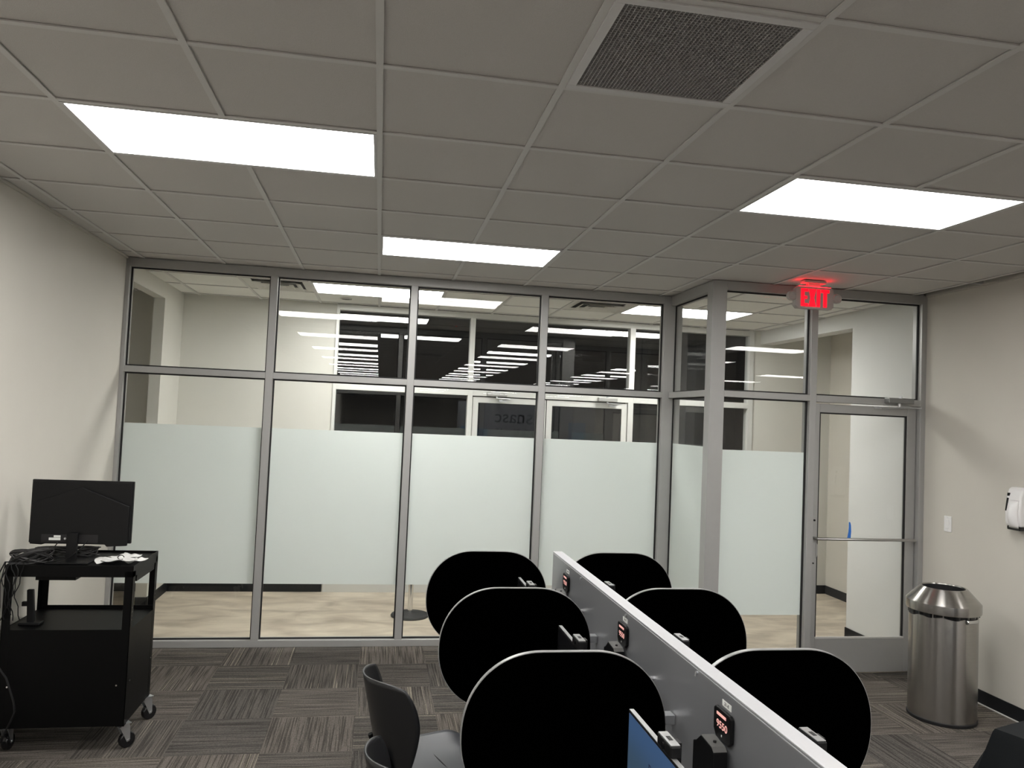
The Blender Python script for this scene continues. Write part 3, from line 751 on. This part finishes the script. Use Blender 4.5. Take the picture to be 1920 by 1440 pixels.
# plates, labels, brackets on the panel's left face
STN = [('nearest', -.348, '9550', '21-8'), ('middle', .603, '9550', 'M-7'), ('farthest', 1.592, '9550', 'M-6')]
for nm, y, dg, lb in STN:
    r = thing('keypad_plate', '%s black digit lock plate with pink numerals on the grey panel' % nm, 'digit lock', (PX0 - .002, y, 1.01), group='digit lock plates on the grey panel')
    MB().prism([(-.058, -.028), (-.058, .040), (-.046, .047), (.046, .047), (.058, .040), (.058, -.022), (.040, -.042), (-.040, -.042)], 'x', -.011, 0).build('plate', 'black_plastic', r, bevel=.003)
    mt = frame_mtx((PX0 - .0134, y, 1.011), (0, -1, 0), (0, 0, 1))
    text('digit_display', dg, .030, 'pink', mt, r, sx=1.2)
    MB().box(-.0125, -.011, -.026, .034, .0265, .0345).build('brand_strip', 'pink', r)
    text('small_caption', 'ıı', .014, 'label', frame_mtx((PX0 - .0134, y, .984), (0, -1, 0), (0, 0, 1)), r)
    t = thing('seat_label', 'small white seat label above the %s digit lock plate' % nm, 'label', (PX0, y - .003, 1.0725), group='white seat labels on the grey panel')
    MB().box(-.0012, 0, -.029, .029, -.009, .009).build('sticker', 'label', t)
    text('print', lb, .014, 'ink', frame_mtx((PX0 - .0015, y - .003, 1.0725), (0, -1, 0), (0, 0, 1)), t, extrude=.0002, sx=1.2)
    k = thing('mini_computer', '%s slim black mini computer standing upright against the grey panel' % nm, 'computer', (PX0 - .03, y + .03, DZ), group='upright mini computers by the grey panel')
    MB().prism([(-.07, 0), (-.07, .252), (-.055, .262), (.02, .268), (.055, .240), (.075, .232), (.075, 0)], 'x', -.026, .018).build('case', 'black_plastic', k, bevel=.003)
    tc_ = MB(); tc_.cyl((-.004, -.03, .262), (-.004, -.03, .2705), .005, n=12)
    tc_.build('top_vent', 'gasket', k)
    MB().prism([(-.068, .2525), (-.0535, .2627), (.02, .2688), (.02, .2698), (-.055, .2637), (-.0695, .2530)], 'x', -.025, .017).build('top_face', 'mid_grey', k)

# monitors
def monitor(name, loc, rz, label, group, w=.54, h=.318, zb=.705, screen='black_gloss', cam=True, stand=True):
    """faces local -X; base at z=loc"""
    r = thing(name, label, 'monitor', loc, rz, group)
    z0 = zb - loc[2]
    MB().box(-.004, .012, -w/2, w/2, z0, z0+h).build('bezel', 'black_plastic', r, bevel=.002)
    MB().box(-.0048, -.004, -w/2+.008, w/2-.008, z0+.016, z0+h-.008).build('screen', screen, r)
    MB().prism([(.012, z0+.02), (.012, z0+h-.05), (.022, z0+h-.09), (.034, z0+h-.17), (.034, z0+.05), (.022, z0+.02)], 'y', -w/2+.05, w/2-.05).build('back_cover', 'black_plastic', r)
    MB().box(-.003, .011, -w/2+.002, w/2-.002, z0+h, z0+h+.0012).build('top_edge_lit', 'edge', r)  # thin grey strip paints the light caught along the black bezel's top
    MB().box(.026, .040, -.03, .03, .012, z0+.16).build('stand_neck', 'black_plastic', r, bevel=.002)
    MB().box(-.08, .10, -.11, .11, 0, .012).build('stand_base', 'black_plastic', r, bevel=.004)
    return r
def webcam(loc, label, s=1):
    r = thing('webcam', label, 'webcam', loc, 0, 'grey webcams clipped on the carrel monitors')
    MB().box(-.024, .006, -.05, .05, .003, .034).build('body', 'black_plastic', r, bevel=.004)
    MB().box(-.022, .004, -.046, .046, .034, .0365).build('top_plate', 'edge', r, bevel=.001)
    MB().box(-.014, -.003, -.014, .012, .0366, .0375).build('shutter', 'black_plastic', r)
    MB().cyl((-.024, 0, .018), (-.028, 0, .018), .009, n=16).build('lens', 'black_gloss', r)
    MB().box(.006, .02, -.018, .018, -.03, .03).box(-.020, .012, -.018, .018, .0005, .004).build('clip', 'black_plastic', r, bevel=.001)
for i, (nm, yf) in enumerate((('nearest', -.231), ('middle', .703), ('farthest', 1.669))):
    cy = yf - .27
    monitor('monitor', (.853, cy, DZ), 0, {'nearest': 'blue lit monitor between the nearest divider and the viewer', 'middle': 'thin black monitor behind the nearest left divider',
            'farthest': 'thin black monitor behind the middle left divider'}[nm], 'carrel monitors on the left side', screen='screen' if i == 0 else 'black_gloss')
    webcam((.868, cy - .032, DZ + .323), 'grey webcam clipped on the %s left carrel monitor' % nm)
    cy = yf - .03 - .27
    m = monitor('monitor', (1.285, cy, DZ), PI, 'thin black monitor right of the grey panel beside the %s right divider' % nm, 'carrel monitors on the right side')
    webcam((1.285, cy - .0, DZ + .323), 'dark webcam clipped on the %s right carrel monitor' % nm)
near_mon = [o for o in C.objects if o.name == 'monitor'][0]
text('screen_word', 'nasc', .045, 'inkblue', frame_mtx((.8478, -.455, .935), (0, -1, 0), (0, 0, 1)), near_mon, extrude=.0002)
text('screen_word', 'building a', .018, 'inkblue', frame_mtx((.8478, -.455, .90), (0, -1, 0), (0, 0, 1)), near_mon, extrude=.0002)

# ------------------------------------------------------------------ chairs
def chair(loc, rz, label):
    """faces local +Y"""
    r = thing('shell_chair', label, 'chair', loc, rz, 'charcoal shell chairs at the left carrels')
    def back(u, v):
        s = 2*u - 1
        if v > .62: wd = .214*(1 - .12*((v - .62)/.38)**2.6)
        else: wd = .214 - .055*((.62 - v)/.62)**1.5
        x = s*wd
        z = .435 + .400*v - .02*abs(s)**5*v**2 + .05*abs(s)**4*(1-v)**2
        y = -.300 + .090*(1-v) + .135*(abs(x)/.214)**2.0*(.8 + .2*v)
        return (x*.96, y, z)
    MB().grid(back, 28, 20).build('backrest', 'shell_dark', r, smooth=True, solid=.007)
    def seat(u, v):
        s = 2*u - 1
        wd = .225 + .012*math.sin(PI*v) - .03*max(0, v-.8)/.2*0
        y = -.175 + .43*v; x = s*wd*(1 - .18*max(0, (v-.7)/.3)**3)
        z = .442 + .022*abs(s)**2.4 - .012*math.sin(PI*v) - .035*max(0, (v-.8)/.2)**2 + .02*max(0, (.15-v)/.15)
        return (x, y, z)
    MB().grid(seat, 24, 20).build('seat', 'shell', r, smooth=True, solid=.009)
    MB().tube([(-.15, .16, .425), (-.15, -.14, .425)], .011).tube([(.15, .16, .425), (.15, -.14, .425)], .011).tube([(-.15, .05, .425), (.15, .05, .425)], .011).build('seat_frame', 'black_metal', r, smooth=True)
    for sx in (-1, 1):
        MB().tube([(sx*.15, .16, .425), (sx*.19, .20, .40), (sx*.235, .235, .012)], .0115, n=10).build('leg', 'black_metal', r, smooth=True)
        MB().tube([(sx*.15, -.12, .425), (sx*.19, -.19, .40), (sx*.235, -.275, .012)], .0115, n=10).build('leg', 'black_metal', r, smooth=True)
        for y in (.235, -.275): MB().cyl((sx*.235, y, 0), (sx*.235, y, .02), .014).build('foot_cap', 'rubber', r)
        MB().tube([(sx*.10, -.13, .43), (sx*.10, -.19, .455), (sx*.09, -.235, .56)], .010).build('back_support', 'black_metal', r, smooth=True)
    return r
cz = math.radians(-70.5)
chair((.335, .775, 0), cz, 'charcoal shell chair pulled up to the left carrels, farther of the two')
chair((.355, .03, 0), cz, 'charcoal shell chair cut off by the bottom edge, nearer of the two')

# ------------------------------------------------------------------ cart
CX0, CX1, CY0, CY1, CT = -1.862, -1.222, 2.0, 2.475, 1.0
ct = thing('utility_cart', 'black steel utility cart on casters against the left wall', 'cart', ((CX0+CX1)/2, (CY0+CY1)/2, 0))
SH = .655
for x in (CX0, CX1):
    for y in (CY0, CY1):
        sx = 1 if x == CX0 else -1; sy = 1 if y == CY0 else -1
        m = MB(); m.box(x, x+sx*.042, y, y+sy*.003, .14, CT-.03); m.box(x, x+sx*.003, y, y+sy*.042, .14, CT-.03)
        world_part(m, 'corner_post', 'black_metal', ct)
hl = MB()
for x, sgn in ((CX0, -1), (CX1, 1)):
    for y in (CY0+.02, CY1-.02):
        for k in range(4): hl.cyl((x+sgn*.0002, y, SH+.05+.022*k), (x+sgn*.0012, y, SH+.05+.022*k), .0035, n=8)
world_part(hl, 'mounting_holes', 'mid_grey', ct)
m = MB(); m.box(CX0+.003, CX1-.003, CY0+.003, CY1-.003, CT-.016, CT-.012)
e_ = .0035
for b in ((CX0, CX1, CY0, CY0+e_), (CX0, CX1, CY1-e_, CY1), (CX0, CX0+e_, CY0, CY1), (CX1-e_, CX1, CY0, CY1)): m.box(*b, CT-.062, CT)
world_part(m, 'top_tray', 'black_metal', ct, bevel=.001, seg=1)
m = MB(); m.box(CX0+.004, CX1-.004, CY0+.003, CY1-.003, SH-.003, SH)
m.box(CX0+.004, CX1-.004, CY1-.006, CY1-.003, SH, SH+.02)
world_part(m, 'shelf', 'black_metal', ct)
m = MB(); m.box(CX0+.003, CX1-.003, CY0+.0008, CY0+.003, .145, SH+.002)
world_part(m, 'front_panel', 'black_metal', ct)
world_part(MB().box(CX1-.003, CX1-.001, CY0+.003, CY1-.003, .145, SH+.002), 'side_panel', 'black_metal', ct)
world_part(MB().box(CX0+.001, CX0+.003, CY0+.003, CY1-.003, .145, SH+.002), 'side_panel', 'black_metal', ct)
world_part(MB().box(CX0+.003, CX1-.003, CY1-.003, CY1-.001, .145, SH-.004), 'back_panel', 'black_metal', ct)
world_part(MB().box(CX0+.003, CX1-.003, CY0+.003, CY1-.003, .141, .145), 'bottom_panel', 'black_metal', ct)
# side rails under tray, sliding keyboard shelf
world_part(MB().box(CX1-.02, CX1-.005, CY0+.09, CY1-.05, CT-.10, CT-.065), 'slide_rail', 'black_metal', ct)
world_part(MB().box(CX0+.14, CX1-.30, CY0+.03, CY1-.06, CT-.085, CT-.067), 'keyboard_shelf', 'black_metal', ct)
rv = MB()
for x, y in ((CX0+.05, CY0), (CX1-.05, CY0)): rv.cyl((x, y+.001, .36), (x, y-.003, .36), .005, n=10)
rv.cyl((CX1-.002, CY0+.05, .37), (CX1+.002, CY0+.05, .37), .005, n=10); rv.cyl((CX1-.002, CY1-.03, .37), (CX1+.002, CY1-.03, .37), .004, n=10)
world_part(rv, 'rivets', 'chrome', ct)
for i, (x, y, a) in enumerate(((CX1-.018, CY0+.06, .75), (CX1-.012, CY1-.02, .85), (CX0+.035, CY0+.07, 1.5), (CX0+.035, CY1-.03, 2.2))):
    c_ = bpy.data.objects.new('caster', None); C.objects.link(c_); c_.parent = ct
    # top plate + fork as the caster's body mesh, wheel as its sub-part
    bpy.data.objects.remove(c_)
    f = MB(); R_ = .043
    mtx = Matrix.Translation((x, y, 0)) @ Matrix.Rotation(a, 4, 'Z')
    f.box(-.03, .03, -.03, .03, .136, .141, mtx); f.box(-.022, .022, -.022, .022, .122, .136, mtx)
    for s in (-1, 1):
        vs = [(-.028, .124), (.028, .124), (.032, .045), (.016, .034)]
        v0 = [f.bm.verts.new(mtx @ Vector((px, s*.017, pz))) for px, pz in vs]; v1 = [f.bm.verts.new(mtx @ Vector((px, s*.0195, pz))) for px, pz in vs]
        f.bm.faces.new(v0); f.bm.faces.new(v1)
        for k in range(4): f.bm.faces.new((v0[k], v0[(k+1) % 4], v1[(k+1) % 4], v1[k]))
    f.box(-.028, .028, -.0195, .0195, .120, .124, mtx)
    f.cyl(mtx @ Vector((.022, -.022, R_)), mtx @ Vector((.022, .022, R_)), .006, n=10)
    fk = world_part(f, 'caster', 'zinc', ct)
    wl = MB(); wl.cyl(mtx @ Vector((.022, -.0155, R_)), mtx @ Vector((.022, .0155, R_)), R_, n=36)
    o = wl.build('wheel', 'black_gloss', fk, smooth=True, bevel=.006)

# monitor on the cart, seen from behind
cm = thing('monitor', 'black monitor seen from behind on top of the utility cart', 'monitor', (-1.575, 2.20, CT-.012))
zz = 1.085 - (CT-.012)
MB().box(-.268, .268, .012, .030, zz, zz+.352).build('bezel', 'black_plastic', cm, bevel=.003)
MB().box(-.26, .26, .0300, .0308, zz+.012, zz+.345).build('screen', 'black_gloss', cm)
bm_ = MB()
H_ = zz + .352
# upper thin back
bm_.box(-.262, .262, .004, .012, zz+.02, H_-.006)
# thicker lower housing with pentagonal top
pts = [(-.262, zz-.004), (-.262, zz+.225), (0, H_-.036), (.262, zz+.215), (.262, zz-.010), (.15, zz-.016), (.14, zz-.004), (-.18, zz-.002), (-.20, zz-.008)]
bm_.prism([(x*.97, z) for x, z in pts], 'y', -.010, .004)
bm_.build('back_cover', 'black_plastic', cm, bevel=.004)
MB().box(-.195, .10, -.0112, -.0102, zz+.005, zz+.050).build('port_recess', 'gasket', cm)
MB().box(-.13, -.095, -.0125, -.0112, zz+.034, zz+.045).box(-.155, -.095, -.0125, -.0112, zz+.018, zz+.032).build('rating_label', 'label', cm)
MB().cyl((-.066, -.023, zz+.03), (-.066, -.028, zz+.03), .006, n=12).build('cable_plug', 'zinc', cm)
MB().prism([(-.052, .0), (-.052, .16), (.005, .16), (.003, 0)], 'y', -.045, -.024).build('stand_neck', 'black_plastic', cm, bevel=.003)
MB().box(-.13, .09, -.12, .10, 0, .010).build('stand_base', 'black_plastic', cm, bevel=.004)
cb = MB()
cb.tube([(-.10, -.025, zz+.01), (-.12, -.05, zz-.03), (-.16, -.07, .03), (-.2, -.08, .012)], .003)
cb.tube([(.05, -.025, zz+.02), (.03, -.06, zz-.02), (-.02, -.08, .03), (-.10, -.09, .010)], .003)
cb.build('cables', 'black_plastic', cm, smooth=True)

def cpt(u, v): pass
TT = CT - .012
# crumpled papers
def sheet(x, y, w, h, a, z, seed, lab, name='paper_sheet'):
    rr = random.Random(seed); n = 8
    ph = [rr.random()*6 for _ in range(4)]
    def fn(u, v):
        zz_ = z + .010 + .006*math.sin(5*u+ph[0])*math.sin(4*v+ph[1]) + .004*math.sin(11*u+7*v+ph[2])
        lx, ly = (u-.5)*w + .006*math.sin(9*v+ph[3]), (v-.5)*h + .005*math.sin(8*u+ph[1])
        return (x + lx*math.cos(a) - ly*math.sin(a), y + lx*math.sin(a) + ly*math.cos(a), zz_)
    return tag(MB().grid(fn, n*2, n*2).build(name, 'paper', solid=.0012), lab, 'paper', 'loose papers on the cart')
sheet(-1.405, 2.17, .13, .12, .3, TT+.003, 1, 'leftmost white sheet of the loose papers on the cart')
sheet(-1.345, 2.25, .11, .15, -.35, TT+.010, 2, 'rearmost curling paper of the loose papers on the cart')
sheet(-1.33, 2.12, .17, .09, .1, TT+.016, 3, 'crumpled receipt on the front of the loose papers')
sheet(-1.27, 2.16, .09, .12, -.6, TT+.006, 4, 'rightmost paper of the loose papers on the cart')
tg = MB(); tg.tube([( -1.32 + .016*math.cos(t), 2.095 + .004, TT+.040 + .012*math.sin(t)) for t in [.3*k for k in range(19)]], .0022)
tag(tg.build('cable_tie', 'black_plastic', smooth=True), 'small black looped cable tie lying on the papers', 'cable tie')

# cable bundles
def bundle(name, lab, ctr, n, rx, ry, seed, turns=1.0, rad=.0035, length=.2, rz=0.):
    rr = random.Random(seed); m = MB()
    for k in range(n):
        p = []; o1, o2, o3 = rr.uniform(-1, 1), rr.uniform(-1, 1), rr.random()*6
        for j in range(25):
            t = 2*PI*j/24
            x = math.cos(t)*(length/2)*(1 + .12*o1); y = math.sin(t)*(rx + .012*o2)
            z = abs(.5 + .5*math.sin(t*1+o3))*ry + rad + .002
            p.append((ctr[0] + x*math.cos(rz) - y*math.sin(rz), ctr[1] + x*math.sin(rz) + y*math.cos(rz), ctr[2] + z))
        m.tube(p, rad, n=6)
    return tag(m.build(name, 'cable', smooth=True), lab, 'cable')
bundle('cable_bundle', 'thick coiled bundle of black cables at the left corner of the cart top', (-1.775, 2.10, TT), 14, .030, .070, 3, length=.19, rz=.5, rad=.0042)
bundle('cable_bundle', 'lower coil of black cables behind the monitor stand on the cart', (-1.66, 2.28, TT), 12, .024, .055, 5, length=.30, rz=.1, rad=.004)
hc = MB(); rr = random.Random(11)
for k in range(5):
    x0 = CX0 + .012 + .018*k if k < 3 else CX0 + .06 + .02*(k-3); p = []
    oy = CY0 - .010 - .006*(k % 2)
    zl = .68 + .06*rr.random()
    for j in range(13):
        t = j/12; p.append((x0 - .012*math.sin(t*7+k) + .006*math.sin(t*17+2*k), oy - .012*math.sin(PI*t) , CT + .004 - (CT-zl)*t))
    hc.tube([(x0+.02, CY0+.03, CT+.004), (x0+.005, CY0+.004, CT+.010)] + p, .0028, n=6)
# loops out over the left side
hc.tube([(-1.84, 2.04, CT+.006), (-1.872, 2.02, CT+.012), (-1.892, 2.0, CT-.05), (-1.90, 1.99, .88), (-1.885, 1.985, .80), (-1.90, 1.985, .72), (-1.915, 1.985, .62), (-1.90, 1.985, .60)], .004, n=7)
hc.tube([(-1.84, 2.05, CT+.006), (-1.868, 2.02, CT+.014), (-1.880, 1.995, CT-.10), (-1.868, 1.985, .78), (-1.89, 1.985, .66)], .003, n=6)
tag(hc.build('hanging_cables', 'black_plastic', smooth=True), 'tangle of thin black cables hanging down the left side of the cart', 'cable')
pc = MB(); pc.tube([(-1.925, 1.97, .50), (-1.90, 1.965, .53), (-1.86, 1.96, .50), (-1.80, 1.955, .42), (-1.755, 1.95, .30), (-1.745, 1.945, .25), (-1.76, 1.94, .20), (-1.80, 1.93, .10), (-1.84, 1.92, .03), (-1.88, 1.90, .008), (-1.93, 1.80, .008)], .0055, n=8)
tag(pc.build('power_cord', 'black_plastic', smooth=True), 'thick black power cord curving in front of the cart to the floor', 'cord')
ps = MB(); 
# power strip / handset standing on shelf
hs = thing('handset', 'slim black handset standing upright on the cart shelf', 'handset', (-1.765, 2.12, SH))
MB().box(-.055, .055, -.03, .03, 0, .016).build('base', 'black_plastic', hs, bevel=.005)
MB().prism([(-.018, .010), (.020, .010), (.004, .19), (-.028, .19)], 'y', -.012, .012).build('body', 'black_plastic', hs, bevel=.004)
MB().box(-.05, -.015, -.010, .010, .10, .125).build('holder', 'black_plastic', hs, bevel=.003)

# ------------------------------------------------------------------ stanchion
st = thing('stanchion_post', 'chrome barrier post with round dark base beyond the glass', 'stanchion', (.431, 4.83, 0))
MB().lathe([(.001, 0), (.176, 0), (.178, .008), (.172, .020), (.05, .036), (.03, .040), (.001, .040)], n=64).build('base', 'base_grey', st, smooth=True)
MB().cyl((0, 0, .038), (0, 0, .94), .0235, n=32).build('post', 'chrome', st, smooth=True)
MB().lathe([(.001, 1.0), (.025, .998), (.031, .985), (.031, .94), (.001, .94)], n=32).build('belt_head', 'black_plastic', st, smooth=True)

# display board far behind the viewer (its mirror image shows, dark, in the outer doors)
gp = thing('display_board', 'pale display board with dark lettering and blue squares, seen mirrored in the dark doors', 'sign', (4.0, -9.0, 0))
world_part(MB().box(2.4, 5.6, -9.03, -9.0, .8, 2.35), 'panel', 'postergrey', gp)
world_part(MB().box(4.9, 5.35, -9.0, -8.996, 1.25, 1.85), 'blue_square', 'posterblue', gp)
world_part(MB().box(2.5, 2.8, -9.0, -8.996, 1.2, 1.6), 'blue_square', 'posterblue', gp)
text('lettering', 'nasc', .55, 'ink', frame_mtx((4.0, -8.996, 1.92), (-1, 0, 0), (0, 0, 1)), gp, extrude=.002)
text('lettering', 'building skills', .2, 'ink', frame_mtx((4.0, -8.996, 1.5), (-1, 0, 0), (0, 0, 1)), gp, extrude=.002)
for x in (2.6, 5.4): world_part(MB().box(x-.03, x+.03, -9.05, -8.99, 0, .8).box(x-.05, x+.05, -9.25, -8.8, 0, .03), 'leg', 'black_metal', gp)

# ------------------------------------------------------------------ camera, world
cam = bpy.data.cameras.new('camera'); co = bpy.data.objects.new('camera', cam); C.objects.link(co)
cam.sensor_width = 36; cam.lens = 1438.97/1920*36; cam.clip_start = .02; cam.clip_end = 200
R = ((0.9844347790177147, -0.17048707652643, 0.042688670602566536), (0.04964309486759362, 0.03673712313606313, -0.9980911516067322), (0.16859338359588824, 0.9846748399960045, 0.04462880780989714))
rt, dn, fw = (Vector(r) for r in R)
mw = Matrix((rt, -dn, -fw)).transposed().to_4x4(); mw.translation = (.0541, -2.5124, 1.8933)
co.matrix_world = mw
S = bpy.context.scene; S.camera = co
w = bpy.data.worlds.new('world'); S.world = w; w.use_nodes = True
w.node_tree.nodes['Background'].inputs[0].default_value = (.0015, .0017, .0022, 1)
S.view_settings.view_transform = 'Standard'; S.view_settings.look = 'None'; S.view_settings.exposure = 0; S.view_settings.gamma = 1
S.cycles.max_bounces = 12; S.cycles.diffuse_bounces = 6; S.cycles.glossy_bounces = 6; S.cycles.transmission_bounces = 6; S.cycles.transparent_max_bounces = 16
S.cycles.use_denoising = True; S.cycles.sample_clamp_indirect = 6
